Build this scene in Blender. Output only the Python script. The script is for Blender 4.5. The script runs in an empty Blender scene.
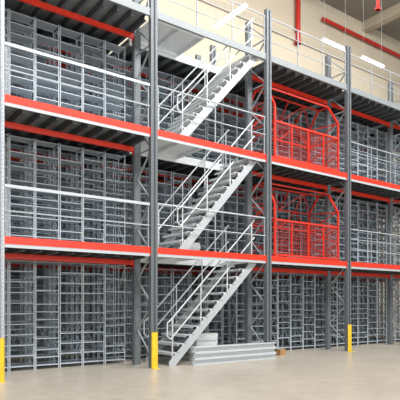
import bpy, bmesh, math, random
from mathutils import Vector, Matrix
random.seed(4)
SC = bpy.context.scene
C = SC.collection
PI = math.pi

# ------------------------------------------------------------------ materials
def lin(c):
    return tuple(((v/255)/12.92 if v/255 <= .04045 else ((v/255+.055)/1.055)**2.4) for v in c) + (1,)
def mat(name, rgb, rough=.5, metal=0., var=.12, scale=6., bump=0.):
    m = bpy.data.materials.new(name); m.use_nodes = True
    nt = m.node_tree; b = nt.nodes['Principled BSDF']
    tc = nt.nodes.new('ShaderNodeTexCoord'); n = nt.nodes.new('ShaderNodeTexNoise')
    n.inputs['Scale'].default_value = scale; n.inputs['Detail'].default_value = 5
    nt.links.new(tc.outputs['Object'], n.inputs['Vector'])
    r = nt.nodes.new('ShaderNodeValToRGB'); c = lin(rgb)
    r.color_ramp.elements[0].position = .3; r.color_ramp.elements[1].position = .7
    r.color_ramp.elements[0].color = tuple(v*(1-var) for v in c[:3])+(1,)
    r.color_ramp.elements[1].color = tuple(min(1, v*(1+var)) for v in c[:3])+(1,)
    nt.links.new(n.outputs['Fac'], r.inputs['Fac'])
    nt.links.new(r.outputs['Color'], b.inputs['Base Color'])
    b.inputs['Roughness'].default_value = rough; b.inputs['Metallic'].default_value = metal
    if bump:
        bp = nt.nodes.new('ShaderNodeBump'); bp.inputs['Strength'].default_value = bump
        nt.links.new(n.outputs['Fac'], bp.inputs['Height']); nt.links.new(bp.outputs['Normal'], b.inputs['Normal'])
    return m
M = {
 'galv': mat('galvanised_light', (194,200,203), .4, .1, .03),
 'galvmid': mat('galvanised_mid', (150,157,162), .45, .1, .04),
 'rail': mat('galvanised_rail', (180,186,190), .4, .1, .03),
 'edge': mat('deck_edge_steel', (132,138,141), .5, .1, .04),
 'string': mat('stringer_steel', (176,182,185), .4, .1, .03),
 'shelf': mat('shelf_steel', (188,198,206), .4, .05, .03),
 'panel': mat('panel_steel', (128,137,145), .5, .05, .03),
 'post': mat('post_steel', (106,112,116), .45, .2, .05),
 'palepost': mat('pale_post_steel', (176,182,188), .45, .2, .05),
 'joist': mat('joist_steel', (80,86,88), .5, .2),
 'deck': mat('deck_underside', (134,140,141), .55, .1),
 'land': mat('landing_plate_steel', (226,230,232), .5, .0, .03),
 'red': mat('red_paint', (216,50,26), .42, 0, .06),
 'gate': mat('gate_red_paint', (208,48,28), .42, 0, .06),
 'redd': mat('red_primer_pipe', (190,40,30), .45, 0, .1),
 'yellow': mat('yellow_paint', (230,188,40), .45, 0, .1),
 'white': mat('white_board', (206,210,210), .5, 0, .03),
 'card': mat('cardboard', (165,125,85), .8, 0, .1),
 'ceil': mat('ceiling_sheet', (140,136,128), .7, 0, .08, .8),
 'beamc': mat('ceiling_beam_concrete', (190,180,160), .8, 0, .06),
 'tread': mat('tread_steel', (206,211,213), .45, .1, .03),
}
def slots(m):                                    # punched slots along the posts
    nt = m.node_tree; b = nt.nodes['Principled BSDF']; tc = nt.nodes['Texture Coordinate']
    sx = nt.nodes.new('ShaderNodeSeparateXYZ'); nt.links.new(tc.outputs['Object'], sx.inputs[0])
    def math_(op, a, v):
        n = nt.nodes.new('ShaderNodeMath'); n.operation = op
        nt.links.new(a, n.inputs[0])
        if hasattr(v, 'is_linked'): nt.links.new(v, n.inputs[1])
        else: n.inputs[1].default_value = v
        return n.outputs[0]
    z = math_('LESS_THAN', math_('FRACT', math_('MULTIPLY', sx.outputs[2], 12.), 0.), .4)
    ax = math_('ABSOLUTE', sx.outputs[0], 0.)
    x = math_('MULTIPLY', math_('GREATER_THAN', ax, .05), math_('LESS_THAN', ax, .064))
    f = math_('MULTIPLY', math_('MULTIPLY', z, x), .7)
    src = b.inputs['Base Color'].links[0].from_socket
    mx = nt.nodes.new('ShaderNodeMix'); mx.data_type = 'RGBA'
    nt.links.new(f, mx.inputs[0]); nt.links.new(src, mx.inputs[6]); mx.inputs[7].default_value = (.02,.022,.025,1)
    nt.links.new(mx.outputs[2], b.inputs['Base Color'])
slots(M['post']); slots(M['palepost'])
def emis(name, rgb, s):
    m = bpy.data.materials.new(name); m.use_nodes = True
    b = m.node_tree.nodes['Principled BSDF']
    b.inputs['Base Color'].default_value = lin(rgb); b.inputs['Emission Color'].default_value = lin(rgb)
    b.inputs['Emission Strength'].default_value = s
    return m
M['tube'] = emis('tube_glow', (255,252,245), 10)

def floor_mat():
    m = mat('floor_concrete', (184,176,163), .33, 0, .09, .5)
    nt = m.node_tree; b = nt.nodes['Principled BSDF']
    tc = nt.nodes['Texture Coordinate']
    n2 = nt.nodes.new('ShaderNodeTexNoise'); n2.inputs['Scale'].default_value = 3; n2.inputs['Detail'].default_value = 12
    n2.inputs['Roughness'].default_value = .75
    nt.links.new(tc.outputs['Object'], n2.inputs['Vector'])
    r2 = nt.nodes.new('ShaderNodeValToRGB'); r2.color_ramp.elements[0].color = (.79,.78,.77,1); r2.color_ramp.elements[1].color = (1,1,1,1)
    r2.color_ramp.elements[0].position = .3; r2.color_ramp.elements[1].position = .58
    nt.links.new(n2.outputs['Fac'], r2.inputs['Fac'])
    ramp = b.inputs['Base Color'].links[0].from_socket
    a2 = nt.nodes.new('ShaderNodeMix'); a2.data_type = 'RGBA'; a2.blend_type = 'MULTIPLY'; a2.inputs[0].default_value = 1
    nt.links.new(ramp, a2.inputs[6]); nt.links.new(r2.outputs['Color'], a2.inputs[7])
    nt.links.new(a2.outputs[2], b.inputs['Base Color'])
    return m
M['floor'] = floor_mat()
M['wall'] = mat('wall_concrete', (204,193,172), .85, 0, .05, .5)

# ------------------------------------------------------------------ mesh helpers
class MB:
    def __init__(s): s.bm = bmesh.new()
    def box(s, x0,x1,y0,y1,z0,z1):
        v = [s.bm.verts.new(p) for p in ((x0,y0,z0),(x1,y0,z0),(x1,y1,z0),(x0,y1,z0),(x0,y0,z1),(x1,y0,z1),(x1,y1,z1),(x0,y1,z1))]
        for f in ((0,3,2,1),(4,5,6,7),(0,1,5,4),(1,2,6,5),(2,3,7,6),(3,0,4,7)): s.bm.faces.new([v[i] for i in f])
        return s
    def prism(s, pts, vec):                      # planar polygon extruded along vec
        a = [s.bm.verts.new(p) for p in pts]; b = [s.bm.verts.new(Vector(p)+Vector(vec)) for p in pts]
        n = len(pts); s.bm.faces.new(a[::-1]); s.bm.faces.new(b)
        for i in range(n): s.bm.faces.new((a[i], a[(i+1)%n], b[(i+1)%n], b[i]))
        return s
    def tube(s, p, q, r, n=8):
        p, q = Vector(p), Vector(q); d = q-p
        if d.length < 1e-6: return s
        d.normalize(); u = d.orthogonal().normalized(); w = d.cross(u)
        A, B = [], []
        for i in range(n):
            o = (u*math.cos(2*PI*i/n)+w*math.sin(2*PI*i/n))*r
            A.append(s.bm.verts.new(p+o)); B.append(s.bm.verts.new(q+o))
        for i in range(n): s.bm.faces.new((A[i], A[(i+1)%n], B[(i+1)%n], B[i]))
        s.bm.faces.new(A[::-1]); s.bm.faces.new(B)
        return s
    def path(s, pts, r, n=8):
        for a, b in zip(pts, pts[1:]): s.tube(a, b, r, n)
        return s
    def bar(s, p, q, w, h, up=(0,0,1)):
        p, q = Vector(p), Vector(q); d = (q-p).normalized()
        sd = d.cross(Vector(up))
        if sd.length < 1e-4: sd = d.orthogonal()
        sd.normalize(); u = sd.cross(d)
        pts = [p+sd*a*w/2+u*b*h/2 for a, b in ((-1,-1),(1,-1),(1,1),(-1,1))]
        return s.prism(pts, q-p)
    def build(s, name, m, parent=None, bevel=0):
        me = bpy.data.meshes.new(name)
        bmesh.ops.recalc_face_normals(s.bm, faces=s.bm.faces)
        s.bm.to_mesh(me); s.bm.free()
        o = bpy.data.objects.new(name, me); C.objects.link(o); me.materials.append(m)
        if parent: o.parent = parent
        if bevel:
            b = o.modifiers.new('bevel', 'BEVEL'); b.width = bevel; b.segments = 2; b.limit_method = 'ANGLE'
        return o
def tag(o, label, cat, group=None):
    o['label'] = label; o['category'] = cat
    if group: o['group'] = group
    elif 'group' in o: del o['group']
    return o
def thing(name, label, cat, loc=(0,0,0), group=None):
    o = bpy.data.objects.new(name, None); C.objects.link(o); o.location = loc
    o.empty_display_size = .2
    return tag(o, label, cat, group)
def children(o): return [c for c in bpy.data.objects if c.parent == o]
def copy_tree(o, parent=None, kids=None):
    c = o.copy(); C.objects.link(c)
    if parent: c.parent = parent
    for ch in kids[o.name] if kids else children(o): copy_tree(ch, c, kids)
    return c
def kidmap(o, d=None):
    d = {} if d is None else d
    d[o.name] = children(o)
    for c in d[o.name]: kidmap(c, d)
    return d
def struct(name, mb, m):
    o = mb.build(name, m); o['kind'] = 'structure'; return o

# ------------------------------------------------------------------ layout
P = [2.86, 6.38, 10.1, 13.6, 17.1, 20.6]
LV = [0, 2.8, 5.6, 8.4]
BAY = ['left bay', 'stair bay', 'red gate bay', 'bay right of the gates', 'far right bay']
LNAME = ['ground level', 'middle level', 'upper level', 'top deck']
ORD = ['first','second','third','fourth','fifth','sixth']
WALLY, CEIL = 7.0, 16.8

# setting
struct('floor', MB().box(-14,48,-20,WALLY,-.2,0), M['floor'])
struct('wall_back', MB().box(-14,48,WALLY,WALLY+.3,0,CEIL), M['wall'])
struct('ceiling', MB().box(-14,48,-9,WALLY+.3,CEIL,CEIL+.2), M['ceil'])
for i, x in enumerate((6,12,18,24,30,36)):
    struct('trim_%d' % (i+1), MB().box(x-.2,x+.2,-9,WALLY,CEIL-.5,CEIL), M['beamc'])
struct('trim_7', MB().box(-14,48,WALLY-.12,WALLY,CEIL-2.6,CEIL-2.3), M['beamc'])

# ------------------------------------------------------------------ upright frames
HT = 9.7
PW = .088
def post_mesh(y0, y1, front):
    mb = MB(); w = PW
    yo, yi = (y0, y1) if front else (y1, y0)
    g = yo + (yi-yo)*.35
    pts = [(-w,yo),(-.03,yo),(-.03,g),(.03,g),(.03,yo),(w,yo),(w,yi),(-w,yi)]
    mb.prism([(x,y,0.012) for x, y in pts], (0,0,HT-.012))
    return mb
def make_frame(pm, name='upright_frame'):
    t = thing(name, '', 'upright frame')
    a = post_mesh(-.06,.06,True).build('post', pm, t); b = post_mesh(.74,.86,False).build('post', pm, t)
    for o, y in ((a,0),(b,.8)):
        y0 = y-.058 if y == 0 else y-.1
        f = MB().box(-.12,.12,y0,y+.1,0,.012)
        for sx in (-.105,.105): f.tube((sx,y+.02,.012),(sx,y+.02,.035),.012,6)
        f.build('foot_plate', M['galvmid'], o)
    z = .25; k = 0
    while z < HT-.75:
        y0, y1 = (.06,.74) if k % 2 == 0 else (.74,.06)
        MB().bar((0,y0,z),(0,y1,z+.62),.03,.035,(1,0,0)).build('brace', M['galvmid'], t)
        z += .62; k += 1
        if k % 2 == 0: MB().bar((0,.06,z),(0,.74,z),.03,.03).build('strut', M['galvmid'], t)
    return t
fr = make_frame(M['post']); km = kidmap(fr)
flab = ['', 'grey lattice upright frame between the left bay and the stairs', 'grey lattice upright frame between the stairs and the red gates',
        'grey lattice upright frame just right of the red gates', 'lattice upright frame at the right edge of the photo', 'last lattice upright frame beyond the right edge']
fp = make_frame(M['palepost']); fp.location = (P[0],0,0); tag(fp, 'pale grey upright frame at the left edge of the photo', 'upright frame')
for i in range(1,6):
    o = fr if i == 1 else copy_tree(fr, None, km)
    o.location = (P[i],0,0); tag(o, flab[i], 'upright frame')
for i in range(1,6):
    o = copy_tree(fr, None, km); o.location = (P[i],2.5,0)
    tag(o, 'grey lattice upright frame deep inside the structure, behind the shelving', 'upright frame', 'inner upright frames')
for i, lb in ((0,'yellow post guard at the foot of the pale left edge post'),(1,'yellow post guard at the foot of the dark post left of the stairs'),
              (3,'yellow post guard at the foot of the post right of the red gates')):
    t = thing('post_guard', lb, 'post guard', (P[i],-.062,0))
    # front-fixed angle guard standing just ahead of the post face
    pts = [(-.084,0),(-.084,-.016),(-.06,-.034),(.06,-.034),(.084,-.016),(.084,0)]
    MB().prism([(x,y,.012) for x, y in pts],(0,0,.84)).build('guard_plate', M['yellow'], t)
    MB().box(-.084,.084,-.11,0,0,.012).build('anchor_foot', M['yellow'], t)

# ------------------------------------------------------------------ girders
BT = .06
def beam(name, x0, x1, y, ztop, h, label, group=None, strip=True, m='red'):
    L = x1-x0
    t = thing(name, label, 'girder', (x0,y,ztop), group)
    c = [(-.03,0),(.03,0),(.03,-.03),(-.012,-.03),(-.012,-h+.03),(.03,-h+.03),(.03,-h),(-.03,-h)]
    MB().prism([(0.008,yy,zz) for yy, zz in c],(L-.016,0,0)).build('channel', M[m], t)
    for a in (0, L-.008): MB().box(a,a+.008,-.05,.05,-h-.06,0).build('end_plate', M[m], t)
    if strip:
        MB().box(.012,L-.012,-.022,.0,-h-.07,-h).build('edge_strip', M['rail'], t)
    return t
for b in range(5):
    for l in (1,2,3):
        grey = l == 3
        beam('edge_girder', P[b]+PW+.002, P[b+1]-PW-.002, 0, LV[l]+BT, .17 if grey else .15, ('grey front edge girder of the %s, %s' if grey else 'red front edge girder with grey lower strip, %s, %s') % (BAY[b], LNAME[l]),
             None, not grey, 'edge' if grey else 'red')
        for y in (.8, 2.5, 3.3):
            if b == 1 and y == .8: continue
            beam('cross_girder', P[b]+PW+.002, P[b+1]-PW-.002, y, LV[l]-.2, .12, 'red inner girder under the deck of the %s, %s' % (BAY[b], LNAME[l]),
                 'inner girders %s %d' % (BAY[b], l), False)

# ------------------------------------------------------------------ decks
SY = 1.35
for b in range(5):
    x0, x1 = P[b]+PW+.01, P[b+1]-PW-.01; w = x1-x0
    for l in (1,2,3):
        t = thing('mezzanine_deck', 'grey steel deck floor on dark joists, %s, %s' % (BAY[b], LNAME[l]), 'deck', (x0,0,LV[l]))
        ys = .06 if b != 1 else SY
        MB().box(0,w,ys,4.6,-.03,0).build('deck_board', M['deck'], t)
        n = 10
        for k in range(n):
            jx = .06+(w-.12)*k/(n-1)
            c = [(-.03,-.03),(.03,-.03),(.03,-.045),(-.02,-.045),(-.02,-.185),(.03,-.185),(.03,-.2),(-.03,-.2)]
            MB().prism([(jx+xx,ys+.02,zz) for xx, zz in c],(0,4.55-ys,0)).build('joist', M['joist'], t)
        if b == 1:
            MB().box(0,w,SY-.04,SY,-.2,0).build('trimmer', M['land'], t)
            for a0, a1, nm in ((0,1.45,'left'),(w-.22,w,'right')):
                q = thing('stair_landing', 'pale steel landing plate at the %s end of the stair bay, %s' % (nm, LNAME[l]), 'landing', (x0,0,LV[l]))
                mt = M['land']
                MB().box(a0,a1,.06,SY-.05,-.03,0).build('plate', mt, q)
                d = -.13
                MB().box(a0,a1,.06,.09,d,-.03).build('front_bearer', mt, q)
                MB().box(a0,a1,SY-.09,SY-.05,d,-.03).build('rear_bearer', mt, q)
                if nm == 'left':
                    MB().box(a1-.03,a1,.09,SY-.09,d,-.03).build('cross_bearer', mt, q)
                    MB().box(.7,.73,.09,SY-.09,d,-.03).build('cross_bearer', mt, q)

# ------------------------------------------------------------------ shelving
NU = 6
def make_unit(back, heights):
    t = thing('shelving_unit', '', 'shelving unit')
    W, D, H = .565, .36, 2.54
    for sx in (0,1):
        for sy in (0,1):
            x, y = sx*W-W/2, sy*D
            dx, dy = (1 if sx == 0 else -1), (1 if sy == 0 else -1)
            a = .02
            pts = [(x,y),(x+a*dx,y),(x+a*dx,y+.004*dy),(x+.004*dx,y+.004*dy),(x+.004*dx,y+a*dy),(x,y+a*dy)]
            MB().prism([(p_,q_,0) for p_, q_ in pts],(0,0,H)).build('upright', M['shelf'], t)
    for z in heights:
        mb = MB().box(-W/2+.006,W/2-.006,.006,D-.006,z-.003,z)
        mb.box(-W/2+.006,W/2-.006,.005,.008,z-.016,z); mb.box(-W/2+.006,W/2-.006,D-.008,D-.005,z-.012,z)
        mb.build('shelf', M['shelf'], t)
    if back == 'panel':
        MB().box(-W/2,W/2,D,D+.004,.06,H-.02).build('back_panel', M['panel'], t)
    else:
        mb = MB().bar((-W/2+.01,D+.004,.3),(W/2-.01,D+.004,1.3),.006,.01,(0,1,0))
        mb.bar((W/2-.01,D+.006,.3),(-W/2+.01,D+.006,1.3),.006,.01,(0,1,0))
        mb.build('cross_brace', M['shelf'], t)
    for sx in (-1,1):
        mb = MB(); zs = [.2,.76,1.32,1.88,2.44]
        for k in range(4):
            ya, yb = (.01,D-.01) if k % 2 == 0 else (D-.01,.01)
            mb.bar((sx*(W/2-.008),ya,zs[k]),(sx*(W/2-.008),yb,zs[k+1]+.005),.006,.01,(1,0,0))
        mb.build('side_brace', M['shelf'], t)
    return t
H1 = [.1+k*2.41/10 for k in range(11)]
H2 = [.1,.28,.46,.72,.98,1.16,1.34,1.52,1.84,2.16,2.51]
H3 = [.1,.42,.74,.92,1.1,1.28,1.6,1.92,2.1,2.3,2.51]
opens = [make_unit('open', h) for h in (H1,H2,H3)]
u2 = make_unit('panel', H1)
ks_ = {u.name: kidmap(u) for u in opens+[u2]}
used = set()
def put(u, loc):
    o = u if u.name not in used else copy_tree(u, None, ks_[u.name])
    used.add(u.name); o.location = loc; return o
for l in range(3):
    for b in range(5):
        for k in range(NU):
            x = P[b]+(k+.5)*(P[b+1]-P[b])/NU
            if b != 1 and not (b == 2 and l > 0):
                o = put(random.choice(opens), (x,1.36,LV[l]))
                tag(o, 'open grey shelving unit, %s from left, front row, %s, %s' % (ORD[k], LNAME[l], BAY[b]), 'shelving unit', 'front row shelving on the '+LNAME[l])
            o = put(random.choice(opens), (x,2.0,LV[l]))
            if b == 1: tag(o, 'grey shelving unit behind the stairs, %s from left on the %s' % (ORD[k], LNAME[l]), 'shelving unit', 'shelving behind the stairs')
            elif b == 2 and l > 0: tag(o, 'grey shelving unit behind the red gate on the %s, %s from left' % (LNAME[l], ORD[k]), 'shelving unit', 'shelving behind the red gates')
            else: tag(o, 'open grey shelving unit in the second row, %s, %s' % (LNAME[l], BAY[b]), 'shelving unit', 'second row %s %s' % (BAY[b], LNAME[l]))
            o = put(u2, (x,3.5,LV[l]))
            tag(o, 'panel-backed grey shelving unit in the rearmost row, %s, %s' % (LNAME[l], BAY[b]), 'shelving unit', 'rear row %s %s' % (BAY[b], LNAME[l]))

# ------------------------------------------------------------------ stairs
YA, YB = .1, 1.25
def make_stair(X0, X1, label):
    t = thing('stair_flight', label, 'stairs', (X0,0,0), 'flights of the stair tower')
    run = X1-X0; n = 12; H = 2.8
    for y in (YA, YB-.03):
        pts = [(0,y,0),(.18,y,0),(run,y,H-.2),(run,y,H),(run-.05,y,H),(0,y,.1)]
        MB().prism(pts,(0,.03,0)).build('stringer', M['string'], t)
    for k in range(n):
        z = H*(k+1)/(n+1)+.1; x = run*(k+1)/(n+1)-.03
        mb = MB().box(x-.13,x+.13,YA,YB,z-.012,z)
        mb.box(x-.14,x-.13,YA,YB,z-.06,z); mb.box(x+.13,x+.14,YA+.03,YB-.03,z-.04,z)
        for y in (YA+.005,YB-.025): mb.box(x-.02,x+.1,y,y+.02,z-.09,z-.012)
        mb.build('tread', M['tread'], t)
    s = H/run
    for y in (YA+.015, YB-.015):
        mb = MB()
        for h in (.55,1.02):
            mb.path([(.05,y,h+.1),(run-.05,y,h+s*(run-.05)+.05)],.019)
        mb.path([(.05,y,.65),(-.05,y,.73),(-.05,y,1.05),(.05,y,1.12)],.019)
        h_ = mb.build('handrail', M['galv'], t)
        for k in range(4):
            x = .1+(run-.25)*k/3
            MB().tube((x,y,s*x+.02),(x,y,s*x+1.05),.017).build('baluster', M['galv'], h_)
    return t
make_stair(6.9, 9.75, 'lowest pale steel stair flight, rising from the concrete floor')
st = make_stair(7.2, 9.75, 'middle pale steel stair flight, between first and second raised levels'); st.location.z = LV[1]
st2 = copy_tree(st, None, kidmap(st)); st2.location.z = LV[2]
tag(st2, 'topmost pale steel stair flight, leading up to the top deck', 'stairs', 'flights of the stair tower')

# ------------------------------------------------------------------ guardrails
def guard(b, l, flat):
    x0, x1 = P[b]+PW+.015, P[b+1]-PW-.015; w = x1-x0
    t = thing('guardrail', '%s guardrail along the front of the %s, %s' % ('flat pale metal' if flat else 'pale tubular', BAY[b], LNAME[l]), 'guardrail', (x0,0,LV[l]+BT), 'front guardrails')
    n = 3 if flat or (b == 1 and l < 3) else 4
    for k in range(n):
        x = .03+(w-.06)*k/(n-1)
        mb = MB().box(x-.013,x+.013,-.012,.012,0,1.02); mb.box(x-.03,x+.03,-.028,.028,0,.01)
        mb.build('post', M['galvmid'], t)
    if flat:
        MB().box(0,w,-.034,-.012,.97,1.03).build('top_rail', M['rail'], t)
        MB().box(0,w,-.03,-.012,.49,.52).build('mid_rail', M['galvmid'], t)
    else:
        MB().tube((0,0,1.04),(w,0,1.04),.018).build('top_rail', M['rail'], t)
        for z in ((.54,) if b == 1 and l < 3 else (.38,.72)): MB().tube((0,-.022,z),(w,-.022,z),.012).build('mid_rail', M['rail'], t)
for l in (1,2):
    for b in range(5):
        if b == 2: continue
        guard(b, l, b == 0)
for b in range(5): guard(b, 3, False)

# ------------------------------------------------------------------ red pallet gates
def make_gate():
    t = thing('pallet_gate', '', 'safety gate')
    x0, x1 = .36, 3.14
    ya, yb = .1, 1.3
    prof = [(ya,0),(ya,1.6),(.5,2.24),(.9,2.24),(yb,1.7),(yb,0)]
    def sq(mb, p, q, w): return mb.bar(p, q, w, w, (1,0,0) if abs(q[0]-p[0]) < 1e-4 else (0,0,1))
    for x in (x0, x1):
        mb = MB()
        for p, q in zip(prof, prof[1:]): sq(mb, (x,)+p, (x,)+q, .05)
        sq(mb, (x,ya,1.12),(x,yb,1.12),.036); sq(mb, (x,ya,.12),(x,yb,.12),.034); sq(mb, (x,ya,1.6),(x,yb,1.7),.028)
        for z0, z1 in ((.12,.62),(.62,1.12),(1.12,1.65)):
            sq(mb, (x,ya,z0),(x,yb,z1),.024); sq(mb, (x,yb,z0),(x,ya,z1),.024)
        mb.box(x-.05,x+.05,ya-.03,ya+.05,0,.012); mb.box(x-.05,x+.05,1.24,1.34,0,.012)
        mb.build('side_frame', M['gate'], t)
    for y, z in ((.5,2.24),(.9,2.24)):
        sq(MB(), (x0,y,z),(x1,y,z),.042).build('cross_bar', M['gate'], t)
    mb = MB()
    for z in (.12,1.12): sq(mb, (x0,ya,z),(x1,ya,z),.05)
    n = 4; xs = [x0+(x1-x0)*k/n for k in range(n+1)]
    for x in xs[1:-1]: sq(mb, (x,ya,.12),(x,ya,1.12),.03)
    f = mb.build('gate_leaf', M['gate'], t)
    mb = MB()
    for k in range(1,34):
        x = x0+(x1-x0)*k/34; mb.tube((x,ya,.12),(x,ya,1.12),.004,4)
    for k in range(1,12): mb.tube((x0,ya,.12+.0833*k),(x1,ya,.12+.0833*k),.004,4)
    mb.build('mesh_infill', M['gate'], f)
    mb = MB()
    sq(mb, (x0,yb,1.12),(x1,yb,1.12),.036); sq(mb, (x0,yb,1.7),(x1,yb,1.7),.036)
    for k in range(n):
        a, b_ = (1.12,1.7) if k % 2 == 0 else (1.7,1.12)
        mb.bar((xs[k],yb,a),(xs[k+1],yb,b_),.024,.024)
        a, b_ = ((yb,1.7),(.9,2.24)) if k % 2 == 0 else ((.9,2.24),(yb,1.7))
        mb.bar((xs[k],)+a,(xs[k+1],)+b_,.022,.022)
    for x in xs[1:-1]: sq(mb, (x,yb,1.7),(x,.9,2.24),.024)
    mb.build('rear_leaf', M['gate'], t)
    return t
g = make_gate(); kg = kidmap(g)
g2 = copy_tree(g, None, kg)
for o, l, lb in ((g,1,'lower red tubular pallet gate, standing on the first raised level'),(g2,2,'upper red tubular pallet gate, standing on the second raised level')):
    o.location = (P[2],0,LV[l]); tag(o, lb, 'safety gate', 'red pallet gates')

# ------------------------------------------------------------------ loose items
rown = ['front','rear']; tier = ['bottom','middle','top']
for k in range(3):
    for j in range(2):
        c = [(0,0),(.09,0),(.09,.15),(0,.15),(0,.12),(.072,.12),(.072,.03),(0,.03)]
        L = (2.82,2.78,2.8)[k] if j == 0 else 2.36
        o = MB().prism([(0,yy,zz) for yy, zz in c],(L,0,0)).build('steel_channel', M['galv'], None, .003)
        o.location = (7.46+(.0,.03,.01)[k]+.02*j, -.165+.1*j, .15*k)
        tag(o, '%s pale steel channel of the %s row in the stack at the stair foot' % (tier[k], rown[j]), 'steel channel', 'channels stacked before the stairs')
for l, n in ((0,8),(1,5)):
    for k in range(n):
        o = MB().box(0,.7,0,.36,0,.09).build('white_panel', M['white'], None, .002)
        o.location = (8.05+.02*(k%2), (.55 if l == 0 else SY)+.01*(k%3), LV[l]+.09*k)
        tag(o, '%s pale panel from the bottom of the stack %s' % ((ORD+['seventh','topmost'])[k], 'on the floor under the stairs' if l == 0 else 'beside the middle stair flight'), 'panel', 'stacked pale panels')
bx = thing('cardboard_box','small brown cardboard box on the floor right of the steel channels','box',(11.05,.45,0))
MB().box(-.11,.11,-.1,.1,0,.18).build('carton', M['card'], bx, .004)
MB().box(-.111,.111,-.02,.02,.179,.182).build('tape', M['white'], bx)

# ------------------------------------------------------------------ lights and pipes
def lamp(loc, L, along_y, label):
    t = thing('fluorescent_light', label, 'ceiling light', loc, 'hanging tube lights')
    if along_y: t.rotation_euler = (0,0,PI/2)
    MB().prism([(-L/2,-.1,0),(-L/2,-.05,.08),(-L/2,.05,.08),(-L/2,.1,0)],(L,0,0)).build('housing', M['white'], t)
    for y in (-.05,.05): MB().tube((-L/2+.03,y,-.03),(L/2-.03,y,-.03),.032).build('tube', M['tube'], t)
    for x in (-L/2+.1, L/2-.1): MB().tube((x,0,.08),(x,0,CEIL-loc[2]),.006,5).build('hanger', M['galvmid'], t)
lamp((12.1,4.1,12), 1.8, True, 'hanging tube light above the stair tower, end-on to the rear wall')
lamp((16.9,3.2,12), 1.5, False, 'hanging tube light above the red gates, left of the pair parallel to the wall')
lamp((19.4,3.2,12), 1.5, False, 'hanging tube light at upper right, right of the pair parallel to the wall')
p = MB().tube((18.6,6.8,14.0),(18.6,6.8,CEIL-.0),.12,12); p.tube((18.6,6.8,14.0),(18.6,6.8,14.12),.17,12); p.box(18.57,18.63,6.8,6.998,14.3,14.4)
tag(p.build('riser_pipe', M['redd']), 'red vertical pipe on the beige rear wall above the red gates', 'pipe')
p = MB().tube((20.4,6.82,15.8),(38,6.82,15.8),.09,12)
for x in (22.2,25,28,31,34,37): p.box(x-.03,x+.03,6.82,6.998,15.77,15.83)
tag(p.build('sprinkler_pipe', M['redd']), 'red horizontal pipe along the top of the rear wall', 'pipe')
p = MB().tube((19.5,3.0,14.2),(19.5,3.0,CEIL),.08,12); p.tube((19.5,3,14.2),(19.5,3,14.3),.13,12)
tag(p.build('drop_pipe', M['redd']), 'red drop pipe hanging from the ceiling at upper right', 'pipe')

# ------------------------------------------------------------------ light
w = bpy.data.worlds.new('World'); SC.world = w; w.use_nodes = True
w.node_tree.nodes['Background'].inputs[0].default_value = (.96,.98,1,1)
w.node_tree.nodes['Background'].inputs[1].default_value = .46
def area(loc, rot, sx, sy, e):
    d = bpy.data.lights.new('area','AREA'); d.shape = 'RECTANGLE'; d.size = sx; d.size_y = sy; d.energy = e; d.color = (1,.985,.965)
    o = bpy.data.objects.new('area', d); C.objects.link(o); o.location = loc; o.rotation_euler = rot
area((9,-9,15.5),(math.radians(38),0,0),24,4,5100)
area((14,3.5,15.2),(0,0,0),24,3,520)
area((4,-19,6),(math.radians(88),0,math.radians(-8)),20,5,1500)

cam = bpy.data.cameras.new('Camera'); co = bpy.data.objects.new('Camera', cam); C.objects.link(co)
co.location = (0,-10.56,1.54); co.rotation_euler = (PI/2,0,-math.atan2(.592,.806))
cam.lens = 46.8; cam.sensor_width = 36; cam.shift_y = .2575
SC.camera = co
SC.view_settings.view_transform = 'Standard'
